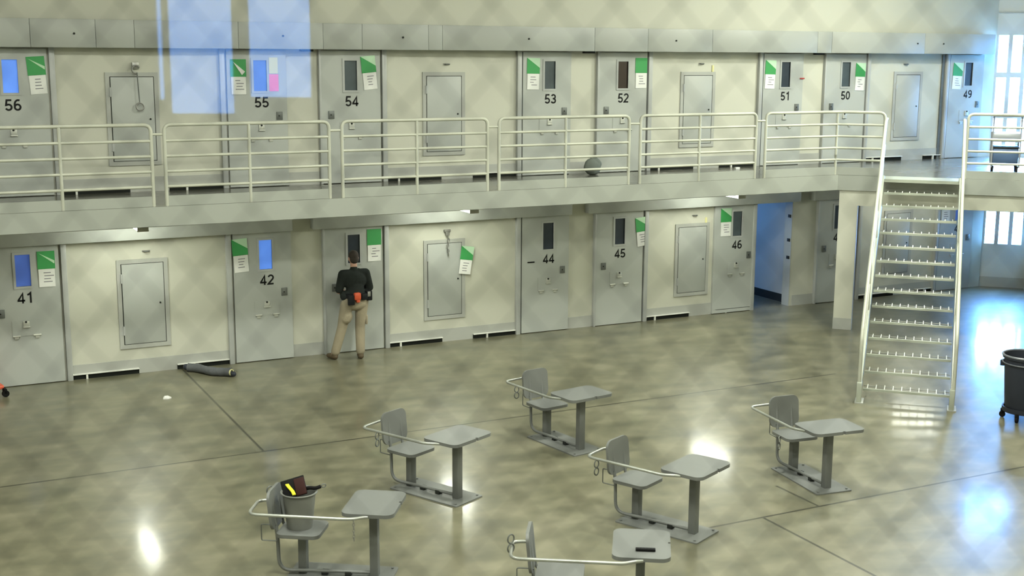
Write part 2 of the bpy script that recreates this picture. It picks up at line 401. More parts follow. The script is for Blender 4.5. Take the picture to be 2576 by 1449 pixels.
for k in range(-40, n):
    xa = L0+k*px
    for sgn in (1, -1):
        # line x = xa + sgn*z*px/py, clipped to the opening
        x0_, x1_ = xa, xa+sgn*h*px/py; z0_, z1_ = 0.0, h
        def clip(xl):
            return (xl-xa)*py/px*sgn
        for xl in (L0, L1):
            pass
        zs = sorted((clip(L0), clip(L1))); z0_ = max(0, zs[0]); z1_ = min(h, zs[1])
        if z1_-z0_ > 0.02: wire(xa+sgn*z0_*px/py, z0_, xa+sgn*z1_*px/py, z1_, off+0.0012*sgn)
mb.build('wire_screen', 'wire', win)
mb = MB()
for x in (L0, L1): mb.box(x-0.03, x+0.03, 0.0, off+0.02, -0.02, h+0.02)
for z in (-0.02, h-0.01): mb.box(L0, L1, 0.0, off+0.02, z, z+0.03)
mb.build('screen_bracket', 'dark', win)

# baseboards, guide lips and black slots, jambs, per panel and pier
for lev, z in ((0, 0.0), (1, ZU)):
    b = MB(); lip = MB(); sl = MB(); jb = MB()
    for k, xp in enumerate(PIERS):
        if xp+0.27 < 17.5: b.box(max(xp-0.265, -12), min(xp+0.265, 17.5), -0.012, 0, z, z+0.21)
        a0, a1 = xp+1.41, xp+PER-1.33
        if a0 < 17:
            b.box(a0, a1, -0.012, 0, z+0.075, z+0.225)
            m0, m1 = xp+2.41, xp+3.0
            if xp > 12: a1 -= 0.36
            b.box(m0, m1, -0.012, 0, z, z+0.076)
            for q0, q1 in ((a0-0.05, m0), (m1, a1+0.08)):
                lip.box(q0, q1, -0.055, 0, z+0.072, z+0.088, 0.003)
                sl.box(q0, q1, -0.02, 0, z, z+0.072)  # black box paints the shade inside the recessed slot
                lip.box(q0+0.25, q0+0.28, -0.05, -0.02, z, z+0.075)
        for j0, j1 in ((xp-1.33, xp-1.25), (xp+1.34, xp+1.42), (xp+0.262, xp+0.30)):
            if xp > 17: j0, j1 = j0-0.36, j1-0.36
            if j1 < 16.5: jb.box(j0, j1, -0.075, 0, z+0.0, z+(2.12 if lev == 0 else 2.16), 0.006)
    struct(b, ('baseboard_back', 'baseboard_upper')[lev], 'base')
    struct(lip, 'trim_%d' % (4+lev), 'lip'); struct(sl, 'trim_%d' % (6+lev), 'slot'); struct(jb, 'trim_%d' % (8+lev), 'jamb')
# sliding-door headers
mb = MB()
for xp in PIERS[:-1]:
    mb.box(xp+0.08, xp+PER-0.27, -0.17, 0, 2.12, 2.58, 0.008)
mb.box(PIERS[-1]+0.08-PER+PER, 17.4, -0.17, 0, 2.12, 2.58) if PIERS[-1]+0.08 < 17.4 else None
struct(mb, 'trim_10', 'header')
mb = MB(); xs = [-12, -6.9, -4.4, -2.9, -1.8, -0.9, -0.35, 1.2, 2.55, 3.2, 4.35, 4.6, 7.5, 8.6, 10.0, 12.45, 12.8, 15.2, 17.15]
for a, c in zip(xs, xs[1:]): mb.box(a+0.002, c-0.002, -0.30, 0, ZU+2.16, ZU+2.565, 0.004)
struct(mb, 'trim_11', 'header')
mb = MB()
for a in (-1.2, 1.9, 3.9, 6.2, 9.2, 15.0, 15.7): mb.cyl((a, -0.30, ZU+2.36), (a, -0.312, ZU+2.36), 0.016, seg=10)
struct(mb, 'trim_12', 'dark')
mb = MB()
for xp in PIERS[1:]: mb.box(min(xp+0.3, 17)-0.35, min(xp+0.3, 17)-0.15, -0.16, -0.06, ZU+2.125, ZU+2.162) if xp < 17 else None
struct(mb, 'trim_13', 'dark')
mb = MB(); mb.box(15.98, 16.05, -0.03, 0, ZU, ZU+2.14); struct(mb, 'trim_16', 'lock')  # added dark strip, paints the shaded face of the jamb by door 49
# cream pier caps beneath the walkway
mb = MB()
# walkway slab and landing
x_b = S_LAND*R2+2.07
far = [(-12, 0.0), (-12, -2.07), (x_b, -2.07), tuple(ST(S_LAND, T_R)[:2]), tuple(ST(S_WIN, T_R)[:2]), (17.5, 0.0)]
mb.prism(far, ZU-0.27, ZU); struct(mb, 'floor_upper', 'floor_up')
mb = MB(); mb.box(-12, x_b, -2.085, -2.068, ZU-0.275, ZU-0.004)
stbox(mb, S_LAND-0.016, S_LAND+0.002, (x_b+2.07)/R2-0.004, T_R, ZU-0.275, ZU-0.004)
struct(mb, 'trim_14', 'fascia')
mb = MB(); mb.box(-12, x_b-.1, -2.06, -0.0, ZU-0.285, ZU-0.27); struct(mb, 'trim_15', 'header')
mb = MB()
stbox(mb, 6.75, 7.0, 9.69, 10.01, 0, ZU-0.272); stbox(mb, 6.75, 7.0, 10.01, T_R, 2.29, ZU-0.272)
struct(mb, 'wall_portal', 'cream')
mb = MB(); stbox(mb, 6.738, 6.75, 9.685, 10.015, 0, 0.21); stbox(mb, 6.745, 7.0, 10.01, 10.02, 0, 2.29); struct(mb, 'baseboard_portal', 'base')

# ------------------------------------------------------------------ cell doors
def arc(cx, cy, rx, ry, a0, a1, n=12):
    return [(cx+rx*math.cos(math.radians(a0+(a1-a0)*i/n)), cy+ry*math.sin(math.radians(a0+(a1-a0)*i/n))) for i in range(n+1)]
DIGITS = {   # stroke centre lines in a cell 0.56 wide and 1 high
 '0': [arc(.28, .5, .21, .43, 0, 360, 24)],
 '1': [[(.10, .76), (.22, .82), (.33, .93), (.33, .0)]],
 '2': [arc(.28, .70, .20, .23, 165, -40, 12)+[(.10, .12), (.07, .07), (.51, .07)]],
 '3': [arc(.27, .72, .19, .21, 155, -80, 12)+[(.22, .53)], arc(.27, .29, .21, .22, 85, -160, 14)],
 '4': [[(.38, .0), (.38, .90), (.06, .30), (.06, .25), (.54, .25)]],
 '5': [[(.49, .93), (.15, .93), (.10, .50)]+arc(.27, .31, .21, .24, 125, -155, 16)],
 '6': [arc(.28, .31, .20, .24, 0, 360, 20), arc(.33, .52, .25, .41, 65, 200, 12)],
 '7': [[(.06, .93), (.50, .93), (.33, .58), (.22, .0)]],
 '8': [arc(.28, .73, .17, .20, 0, 360, 20), arc(.28, .29, .21, .23, 0, 360, 20)],
 '9': [arc(.28, .69, .20, .24, 0, 360, 20), arc(.23, .48, .25, .41, -115, 20, 12)]}
def ribbon(mb, pts, w, y0, y1):
    """a flat stroke along pts (x, z), standing between y0 and y1"""
    P = [Vector(p) for p in pts]; closed = (P[0]-P[-1]).length < 1e-4
    if closed: P = P[:-1]
    n = len(P); rings = []
    for i, p in enumerate(P):
        a = P[i-1] if (i > 0 or closed) else None; b = P[(i+1) % n] if (i < n-1 or closed) else None
        u = (p-a).normalized() if a is not None else (b-p).normalized(); v = (b-p).normalized() if b is not None else u
        n1, n2 = Vector((-u.y, u.x)), Vector((-v.y, v.x)); m = (n1+n2)
        m = m.normalized() if m.length > 1e-4 else n1
        k = w/2/max(0.45, m.dot(n1))
        L, Rr = p+m*k, p-m*k
        rings.append([mb.bm.verts.new(c) for c in ((L.x, y0, L.y), (Rr.x, y0, Rr.y), (Rr.x, y1, Rr.y), (L.x, y1, L.y))])
    for i in range(n if closed else n-1):
        A, B = rings[i], rings[(i+1) % n]
        for k in range(4): mb.bm.faces.new((A[k], A[(k+1) % 4], B[(k+1) % 4], B[k]))
    if not closed:
        mb.bm.faces.new(list(reversed(rings[0]))); mb.bm.faces.new(rings[-1])
def number_mesh(txt, hgt, mat, parent, loc):
    mb = MB(); adv = 0.62; x0 = -(adv*len(txt)-0.06)/2
    for k, ch in enumerate(txt):
        for q, st in enumerate(DIGITS[ch]): ribbon(mb, [((x0+k*adv+px_)*hgt*1.2, pz*hgt) for px_, pz in st], 0.165*hgt, -0.0022-0.0002*q, -0.0002)
    o = mb.build('door_number', mat, parent); o.location = loc; return o
GLASS_NOTE = {'glass_dark': 'dark', 'glass_slate': 'grey', 'glass_brown': 'brownish dark', 'glass_blue': 'bright blue', 'glass_dim': 'deep blue'}
def cell_door(num, xc, side, z, glass, where, port=True, extra=None):
    w = 0.95 if side == 'L' else 1.02
    root = empty('door_%d' % num, (xc, -0.005, z), 0, 'grey steel sliding cell door numbered %d%s' % (num, where), 'cell door', 'cell doors', 'structure')
    wc = 0.05 if side == 'L' else 0.0
    x0, x1 = -w/2, w/2
    mb = MB(); wx0, wx1, wz0_, wz1_ = wc-0.105, wc+0.105, 1.51, 1.985
    for a in ((x0, wx0, 0.012, 2.14), (wx1, x1, 0.012, 2.14), (wx0, wx1, 0.012, wz0_), (wx0, wx1, wz1_, 2.14)): mb.box(a[0], a[1], -0.05, 0, a[2], a[3])
    bmesh.ops.remove_doubles(mb.bm, verts=mb.bm.verts, dist=1e-5)
    mb.build('leaf', 'door', root)
    mb = MB()
    for a in ((wx0-0.035, wx0, wz0_-0.035, wz1_+0.035), (wx1, wx1+0.035, wz0_-0.035, wz1_+0.035), (wx0, wx1, wz0_-0.035, wz0_), (wx0, wx1, wz1_, wz1_+0.035)):
        mb.box(a[0], a[1], -0.062, -0.03, a[2], a[3])
    fr = mb.build('window_frame', 'jamb', root)
    mb = MB(); mb.box(wx0, wx1, -0.034, -0.028, wz0_, wz1_); p = mb.build('pane', glass, fr); p['label'] = GLASS_NOTE[glass]+' window pane'
    number_mesh(str(num), 0.162, 'number', root, (wc+0.015, -0.0505, 1.255))['label'] = 'black number %d' % num
    lx = x1-0.13 if side == 'L' else x0+0.17
    mb = MB(); mb.box(lx-0.05, lx+0.05, -0.066, -0.05, 1.055, 1.185, 0.005); mb.box(lx-0.03, lx+0.03, -0.07, -0.065, 1.08, 1.16, 0.002)
    lb = mb.build('lock_plate', 'lock', root)
    mb = MB(); mb.cyl((lx-0.01, -0.068, 1.12), (lx-0.01, -0.074, 1.12), 0.012, seg=10); mb.build('keyhole', 'dark', lb)
    if port:
        mb = MB(); mb.box(wc-0.045, wc+0.045, -0.075, -0.05, 0.90, 0.985, 0.006); mb.box(wc-0.05, wc+0.05, -0.085, -0.05, 0.885, 0.905, 0.003)
        pl = mb.build('food_port_lock', 'port', root)
        mb = MB(); mb.cyl((wc-0.005, -0.074, 0.975), (wc-0.005, -0.086, 0.975), 0.016, seg=10); mb.build('keyhole', 'dark', pl)
        mb = MB(); mb.box(wc-0.2, wc+0.2, -0.056, -0.05, 0.76, 1.0); pf = mb.build('food_port_flap', 'door', root)
        for hx in (-0.145, 0.145):
            mb = MB(); mb.cyl((wc+hx-0.055, -0.066, 0.765), (wc+hx+0.055, -0.066, 0.765), 0.014, seg=10); mb.box(wc+hx-0.03, wc+hx+0.03, -0.07, -0.05, 0.715, 0.765, 0.004)
            mb.build('hinge', 'port', pf)
    return root
DX = lambda xp, side: xp-0.745 if side == 'L' else xp+0.80
PM, P0, P1, P2, P3 = PIERS[1], PIERS[2], PIERS[3], PIERS[4], PIERS[5]
DOORS = {
 41: (DX(PM, 'R'), 'R', 0, 'glass_dim', ' at the left edge of the lower level'), 42: (DX(P0, 'L'), 'L', 0, 'glass_blue', ' on the lower level, left of the standing person'),
 43: (DX(P0, 'R'), 'R', 0, 'glass_dark', ' on the lower level behind the standing person'), 44: (DX(P1, 'L'), 'L', 0, 'glass_dark', ' on the lower level with a short black slot'),
 45: (DX(P1, 'R'), 'R', 0, 'glass_dark', ' on the lower level, right of door 44'), 46: (10.84, 'L', 0, 'glass_slate', ' slid open beside the blue doorway'),
 47: (DX(P2, 'R'), 'R', 0, 'glass_dark', ' on the lower level, half behind the cream column'), 48: (DX(P3, 'L')-0.36, 'L', 0, 'glass_dim', ' on the lower level behind the stairs'),
 56: (DX(PM, 'R'), 'R', ZU, 'glass_blue', ' at the left edge of the upper level'), 55: (DX(P0, 'L'), 'L', ZU, 'glass_dim', ' on the upper level with pink and yellow notes'),
 54: (DX(P0, 'R'), 'R', ZU, 'glass_slate', ' on the upper level, right of door 55'), 53: (DX(P1, 'L'), 'L', ZU, 'glass_slate', ' on the upper level'),
 52: (DX(P1, 'R'), 'R', ZU, 'glass_brown', ' on the upper level beside the grey bag'), 51: (DX(P2, 'L'), 'L', ZU, 'glass_dark', ' on the upper level with a small red tag at its edge'),
 50: (DX(P2, 'R'), 'R', ZU, 'glass_slate', ' on the upper level, right of door 51'), 49: (DX(P3, 'L')-0.36, 'L', ZU, 'glass_dark', ' at the right end of the upper level')}
for n_, a in DOORS.items(): cell_door(n_, *a[:4], a[4])

# ------------------------------------------------------------------ notice cards
def card(x, ztop, tilt, style, where, w=0.25, y=-0.0625, hw=0.27, hg=0.27):
    root = empty('notice_card', (x, y, ztop), 0, 'green and white notice card '+where, 'notice', 'green and white notice cards')
    root.rotation_euler = (0, tilt, 0)
    mb = MB(); mb.box(-w/2, w/2, -0.003, 0, -hg, 0)
    g = mb.build('green_half', 'green', root)
    if style == 'diag':
        mb = MB(); mb.prism([(-w/2, 0), (w/2, 0), (w/2, -hg*0.62)], 0.0035, 0.0055, Matrix.Rotation(PI/2, 4, 'X')); mb.build('pale_corner', 'green_pale', g)
    elif style == 'flap':
        mb = MB(); mb.prism([(-w*0.32, -hg*0.14), (w*0.42, -hg*0.70), (w*0.22, -hg*0.9)], 0.0035, 0.012, Matrix.Rotation(PI/2, 4, 'X')); mb.build('folded_flap', 'paper', g)
    elif style == 'streak':
        mb = MB(); mb.prism([(-w*0.4, -hg*0.1), (w*0.48, -hg*0.55), (w*0.46, -hg*0.72)], 0.0035, 0.0055, Matrix.Rotation(PI/2, 4, 'X')); mb.build('pale_streak', 'green_pale', g)
    mb = MB(); mb.box(-w*0.46, w*0.46, -0.003, 0, -hg-hw, -hg+0.002); s = mb.build('white_half', 'paper', root)
    mb = MB(); rr = random.Random(int(x*100)+int(ztop*10))
    for k in range(4):
        a = -w*0.25+rr.random()*0.03; b = a+w*(0.25+rr.random()*0.3); zz = -hg-0.05-0.045*k
        mb.box(a, b, -0.0042, -0.003, zz-0.012, zz)
    mb.build('writing', 'ink', s)
    return root
card(-1.75, 2.02, 0.0, 'streak', 'on cell door 41'); card(1.16, 2.03, -0.06, 'diag', 'on cell door 42'); card(3.44, 2.06, 0.0, 'full', 'on cell door 43, beside the person')
card(8.69, 1.985, -0.10, 'diag', 'on cell door 45'); card(10.62, 2.06, 0.0, 'diag', 'on slid-open cell door 46'); card(16.32, 2.02, 0, 'full', 'on cell door 48, behind the stairs')
card(-1.73, ZU+2.03, -0.06, 'streak', 'on cell door 56'); card(1.24, ZU+2.0, 0.0, 'flap', 'with a white flap, on cell door 55'); card(3.37, ZU+2.06, -0.10, 'diag', 'tilted on cell door 54')
card(6.42, ZU+2.04, 0.02, 'diag', 'on cell door 53'); card(8.62, ZU+2.05, 0.0, 'full', 'on cell door 52'); card(11.54, ZU+2.02, 0.03, 'diag', 'on cell door 51')
card(13.77, ZU+1.97, 0.03, 'diag', 'on cell door 50'); card(16.40, ZU+1.98, 0.05, 'diag', 'bluish, on cell door 49', w=0.27)
card(5.17, 1.66, 0.14, 'diag', 'hanging on the access panel beside cell door 44', y=-0.05, w=0.24, hg=0.24, hw=0.25)
for nm, m_, x, zt, w_, h_, lab in (('paper_note', 'yellow_paper', 1.80, ZU+2.03, 0.14, 0.25, 'pale yellow paper note above a pink note on cell door 55'),
                                   ('paper_note', 'pink', 1.80, ZU+1.77, 0.155, 0.265, 'pink paper note below a yellow note on cell door 55')):
    mb = MB(); mb.box(x-w_/2, x+w_/2, -0.0665, -0.0635 if m_ == 'pink' else -0.0635, zt-h_, zt); tag(mb.build(nm, m_), lab, 'note')
mb = MB(); mb.box(6.33, 6.47, -0.0665, -0.055, 1.285, 1.305, 0.002); tag(mb.build('black_strip', 'black'), 'short black strip on cell door 44', 'strip')
mb = MB(); mb.box(12.25, 12.36, -0.075, -0.058, ZU+1.66, ZU+1.685, 0.004); tag(mb.build('red_tag', 'red'), 'small red tag at the edge of cell door 51', 'tag')

# ------------------------------------------------------------------ access panels between the cells
def access(xc, z, label):
    root = empty('access_panel', (xc, 0, z), 0, label, 'access panel', 'grey access panels')
    w, z0, z1 = 0.775, 0.405, 1.80
    mb = MB(); f = 0.062
    for a in ((-w/2, -w/2+f, z0, z1), (w/2-f, w/2, z0, z1), (-w/2+f, w/2-f, z0, z0+f), (-w/2+f, w/2-f, z1-f, z1)): mb.box(a[0], a[1], -0.022, 0, a[2], a[3])
    mb.build('panel_frame', 'base', root)
    mb = MB(); mb.box(-w/2+f, w/2-f, -0.006, 0, z0+f, z1-f); mb.build('gap', 'dark', root)
    g = 0.009; mb = MB(); mb.box(-w/2+f+g*1.6, w/2-f-g, -0.02, -0.002, z0+f+g, z1-f-g, 0.002); lf = mb.build('panel_leaf', 'door', root)
    for hz in (z0+0.22, z1-0.36):
        mb = MB(); mb.cyl((-w/2+f, -0.028, hz), (-w/2+f, -0.028, hz+0.14), 0.014, seg=10); mb.box(-w/2+f-0.03, -w/2+f+0.03, -0.026, -0.02, hz, hz+0.14); mb.build('hinge', 'jamb', lf)
    mb = MB(); mb.cyl((w/2-f-0.075, -0.02, 1.1), (w/2-f-0.075, -0.032, 1.1), 0.014, seg=10); mb.build('lock', 'dark', lf)
    return root
access(-0.35, 0, 'grey steel access panel between cell doors 41 and 42'); access(4.74, 0, 'grey steel access panel between cell doors 43 and 44, under a chain')
access(9.885, 0, 'grey steel access panel between cell doors 45 and 46'); access(15.05, 0, 'grey steel access panel between cell doors 47 and 48, behind the stairs')
access(-0.37, ZU, 'grey steel access panel between cell doors 56 and 55, behind a hanging ring'); access(4.745, ZU, 'grey steel access panel between cell doors 54 and 53')
access(9.905, ZU, 'grey steel access panel between cell doors 52 and 51'); access(15.08, ZU, 'grey steel access panel between cell doors 50 and 49')
def bracket(x, z, label):
    root = empty('wall_bracket', (x, 0, z), 0, label, 'bracket', 'small wall brackets')
    mb = MB(); mb.box(-0.06, 0.06, -0.012, 0, -0.012, 0.012); mb.build('plate', 'chrome', root)
    mb = MB(); mb.tube(fillet([(-0.035, -0.012, 0), (-0.035, -0.05, 0), (0.035, -0.05, 0), (0.035, -0.012, 0)], 0.015), 0.009, 8); mb.build('loop', 'lock', root)
bracket(-0.28, 1.92, 'small dark bracket above the access panel by cell door 42'); bracket(9.93, 1.95, 'small dark bracket above the access panel by cell door 45')
bracket(4.80, 4.77, 'small dark bracket above the access panel right of cell door 54'); bracket(9.97, 4.79, 'small dark bracket above the access panel right of cell door 52')
bracket(15.0, 4.79, 'small dark bracket above the access panel right of cell door 50')
for x, z, lab in ((10.23, 4.70, 'upper level by cell door 51'), (10.19, 1.84, 'lower level by cell door 46')):
    mb = MB(); mb.box(x-0.02, x+0.02, -0.02, 0, z-0.10, z+0.06, 0.004); tag(mb.build('wall_tag', 'yellow_paper'), 'small yellowish tag on the wall, '+lab, 'tag')
# hook with a hanging rod and ring
root = empty('hook_and_ring', (-0.31, -0.05, 4.74), 0, 'wall hook with a thin rod and ring hanging by cell door 56', 'hook')
mb = MB(); mb.box(-0.05, 0.05, 0.0, 0.05, -0.05, 0.05, 0.004); mb.build('plate', 'chrome', root)
mb = MB(); mb.tube([(0.06*math.cos(a), -0.03, -0.06+0.06*math.sin(a)) for a in [0.6+i*0.55 for i in range(9)]], 0.013, 8); mb.build('hook', 'chrome', root)
mb = MB(); mb.cyl((0.01, -0.04, -0.10), (0.03, -0.04, -0.56), 0.0085, seg=8); mb.build('rod', 'lock', root)
mb = MB(); mb.tube([(0.032+0.055*math.cos(a), -0.04, -0.61+0.055*math.sin(a)) for a in [2*PI*i/20 for i in range(20)]], 0.012, 8, closed=True); mb.build('ring', 'chrome', root)
root = empty('wall_chain', (4.79, -0.04, 1.95), 0, 'short steel chain hanging above the access panel beside the person', 'chain')
mb = MB(); mb.box(-0.06, 0.06, 0, 0.04, -0.02, 0.02, 0.004); mb.box(-0.035, 0.035, -0.01, 0.02, -0.08, -0.02, 0.004); mb.build('plate', 'chrome', root)
for i in range(7):
    mb = MB(); c = Vector((0.01*math.sin(i*1.3), -0.02, -0.11-0.048*i)); ax = Vector((1, 0, 0)) if i % 2 else Vector((0.35, 0.93, 0))
    mb.tube([c+ax*0.019*math.cos(a)+Vector((0, 0, 0.032*math.sin(a))) for a in [2*PI*k/12 for k in range(12)]], 0.007, 6, closed=True); mb.build('link', 'chrome', root)

# ------------------------------------------------------------------ strip lamps under the walkway
def strip_lamp(x, label, lens='lens'):
    root = empty('strip_lamp', (x, -1.62, ZU-0.285), 0, label, 'lamp', 'strip lamps under the walkway')
    mb = MB(); mb.box(-0.075, 0.075, 0.0, 1.22, -0.025, 0.0); mb.build('housing', 'lip', root)
    mb = MB(); mb.box(-0.08, 0.08, -0.012, 0.0, -0.115, 0.0, 0.004); mb.build('end_cap', 'cap', root); mb = MB(); mb.box(-0.08, 0.08, 1.22, 1.232, -0.115, 0.0, 0.004); mb.build('end_cap', 'cap', root)
    mb = MB(); mb.box(-0.07, 0.07, 0.0, 1.22, -0.11, -0.025, 0.01); mb.build('lens', lens, root)
strip_lamp(-0.60, 'glowing strip lamp under the walkway above the panel left of cell door 42'); strip_lamp(4.56, 'glowing strip lamp under the walkway between the person and cell door 44')
strip_lamp(9.80, 'glowing strip lamp under the walkway above the panel left of cell door 46'); strip_lamp(14.9, 'strip lamp under the landing behind the cream column', 'lens_dim')

# ------------------------------------------------------------------ railings
RZ = [1.12, 0.90, 0.69, 0.48, 0.27]
def rail_section(x0, x1, label, link=True):
    root = empty('railing', (x0, -2.045, ZU), 0, label, 'railing', 'pale tube railing sections'); Lx = x1-x0
    mb = MB(); mb.tube(fillet([(0, 0, -0.02), (0, 0, RZ[0]), (Lx, 0, RZ[0]), (Lx, 0, -0.02)], 0.10), 0.026, 12); mb.build('top_rail', 'rail', root)
    for z in RZ[1:]:
        mb = MB(); mb.cyl((0, 0, z), (Lx, 0, z), 0.021, seg=10); mb.build('rail_bar', 'rail', root)
    mb = MB(); mb.cyl((Lx/2, 0, -0.02), (Lx/2, 0, RZ[0]), 0.024, seg=12); mb.build('middle_post', 'rail', root)
    mb = MB(); mb.box(0.0, Lx, -0.012, 0.012, 0.0, 0.14); mb.build('toe_board', 'fascia', root)
    if link:
        mb = MB(); mb.cyl((Lx, 0, 0.99), (Lx+link-0.027, 0, 0.99), 0.019, seg=10); mb.build('link_bar', 'rail', root)
    return root
rail_section(-2.90, -0.51, 'pale tube railing section in front of cell door 56', 0.18); rail_section(-0.33, 2.03, 'pale tube railing section in front of cell door 55', 0.20)
rail_section(2.23, 4.59, 'pale tube railing section in front of cell door 54', 0.20); rail_section(4.79, 7.16, 'pale tube railing section in front of cell door 53', 0.22)
rail_section(7.38, 9.73, 'pale tube railing section in front of the access panel by cell door 52', 0.21)
# the bent section beside the stair head
root = empty('railing', (9.94, -2.045, ZU), 0, 'pale tube railing section that bends at the column towards the stair head', 'railing', 'pale tube railing sections')
e0 = Vector((x_b-9.94-0.03, 0, 0)); e1 = e0+Vector((0.80/R2, -0.80/R2, 0))
mb = MB(); mb.tube(fillet([(0, 0, -0.02), (0, 0, RZ[0]), e0+Vector((0, 0, RZ[0])), e1+Vector((0, 0, RZ[0])), e1+Vector((0, 0, -0.02))], 0.10), 0.026, 12); mb.build('top_rail', 'rail', root)
for z in RZ[1:]:
    mb = MB(); mb.tube(fillet([(0, 0, z), e0+Vector((0, 0, z)), e1+Vector((0, 0, z))], 0.06), 0.021, 10); mb.build('rail_bar', 'rail', root)
mb = MB(); mb.cyl(e0-Vector((0.02, 0, 0.02)), e0+Vector((-0.02, 0, 0.36)), 0.024, seg=12); mb.cyl(e0+Vector((-0.02, 0, 0.30)), e0+Vector((-0.02, 0, RZ[0])), 0.024, seg=12); mb.build('middle_post', 'rail', root)
mb = MB(); mb.box(0, e0.x, -0.012, 0.012, 0, 0.14); q = Matrix.Translation(e0) @ Matrix.Rotation(-PI/4, 4, 'Z'); mb.box(0, 0.80, -0.012, 0.012, 0, 0.14, 0, q); mb.build('toe_board', 'fascia', root)
# landing section right of the stair head
ln = T_R-11.80
root = empty('railing', ST(S_LAND+0.025, 11.80, ZU), -PI/4, 'pale tube railing section on the landing, right of the stair head', 'railing', 'pale tube railing sections')
mb = MB(); mb.tube(fillet([(0, 0, -0.02), (0, 0, RZ[0]), (ln, 0, RZ[0])], 0.10), 0.026, 12); mb.build('top_rail', 'rail', root)
for z in RZ[1:]:
    mb = MB(); mb.cyl((0, 0, z), (ln, 0, z), 0.021, seg=10); mb.build('rail_bar', 'rail', root)
mb = MB(); mb.box(0, ln, -0.012, 0.012, 0, 0.14); mb.build('toe_board', 'fascia', root)

# ------------------------------------------------------------------ staircase
root = empty('staircase', ST(0, 11.09, 0), PI/4, 'pale steel open-tread staircase up to the landing', 'staircase')
HWD = 0.60
s_of = lambda z: 1.68+z*(6.16-1.68)/2.81
for sg, sy in ((1, HWD), (-1, -HWD)):           # +y is the left side seen from the hall
    mb = MB(); th = 0.035
    prof = [(1.66, 0.0), (1.86, 0.0), (6.40, 2.80-0.02), (6.72, 2.80), (6.72, 2.84), (6.18, 2.90), (1.66, 0.16)]
    mb.prism(prof, -th/2, th/2, Matrix.Translation((0, sy+sg*0.035, 0)) @ Matrix.Rotation(PI/2, 4, 'X'))
    st = mb.build('stringer', 'stair', root)
    mb = MB(); mb.box(1.62, 1.74, sy-0.03+sg*0.035, sy+0.05+sg*0.035-0.01, 0, 0.30, 0.006); mb.build('foot_post', 'stair', st)
    mb = MB(); mb.box(1.60, 1.9, sy-0.06+sg*0.035, sy+0.06+sg*0.035, 0, 0.012); mb.build('foot_plate', 'base', st)
    mb = MB(); pts = [(1.70, sy+sg*0.045, 0.20), (1.70, sy+sg*0.045, 1.0), (6.2, sy+sg*0.045, 3.86), (6.66, sy+sg*0.045, 3.86)]
    mb.tube(fillet(pts, 0.18), 0.026, 12); mb.build('handrail', 'rail', root)
    for z in (0.95, 1.9):
        mb = MB(); s0 = s_of(z); mb.cyl((s0, sy+sg*0.045, z), (s0, sy+sg*0.045, z+0.93), 0.022, seg=10); mb.build('baluster', 'rail', root)
    mb = MB(); mb.cyl((1.72, sy+sg*0.045, 0.55), (6.25, sy+sg*0.045, 3.42), 0.018, seg=10); mb.build('middle_rail', 'rail', root)
for i in range(14):
    z = 0.155+0.191*i; s0 = 1.90+0.305*i
    mb = MB(); mb.box(s0, s0+0.03, -HWD, HWD, z-0.034, z)
    tr = mb.build('tread', 'stair', root)
    mb = MB(); mb.box(s0+0.272, s0+0.278, -HWD, HWD, z-0.034, z-0.022); mb.build('back_bar', 'base', tr)
    mb = MB()
    for k in range(10):
        y = -HWD+0.06+k*(2*HWD-0.12)/9; mb.box(s0+0.028, s0+0.272, y-0.006, y+0.006, z-0.028, z+0.004)
    tr2 = mb.build('grating_bars', 'lip', tr)
mb = MB(); mb.box(6.14, 6.74, -HWD-0.02, HWD+0.02, ZU-0.012, ZU+0.002); mb.box(6.12, 6.15, -HWD-0.02, HWD+0.02, ZU-0.05, ZU+0.002); mb.build('top_plate', 'stair', root)
mb = MB(); mb.box(6.66, 6.70, -HWD-0.02, HWD+0.02, ZU-0.2, ZU-0.014); mb.build('top_riser', 'base', root)

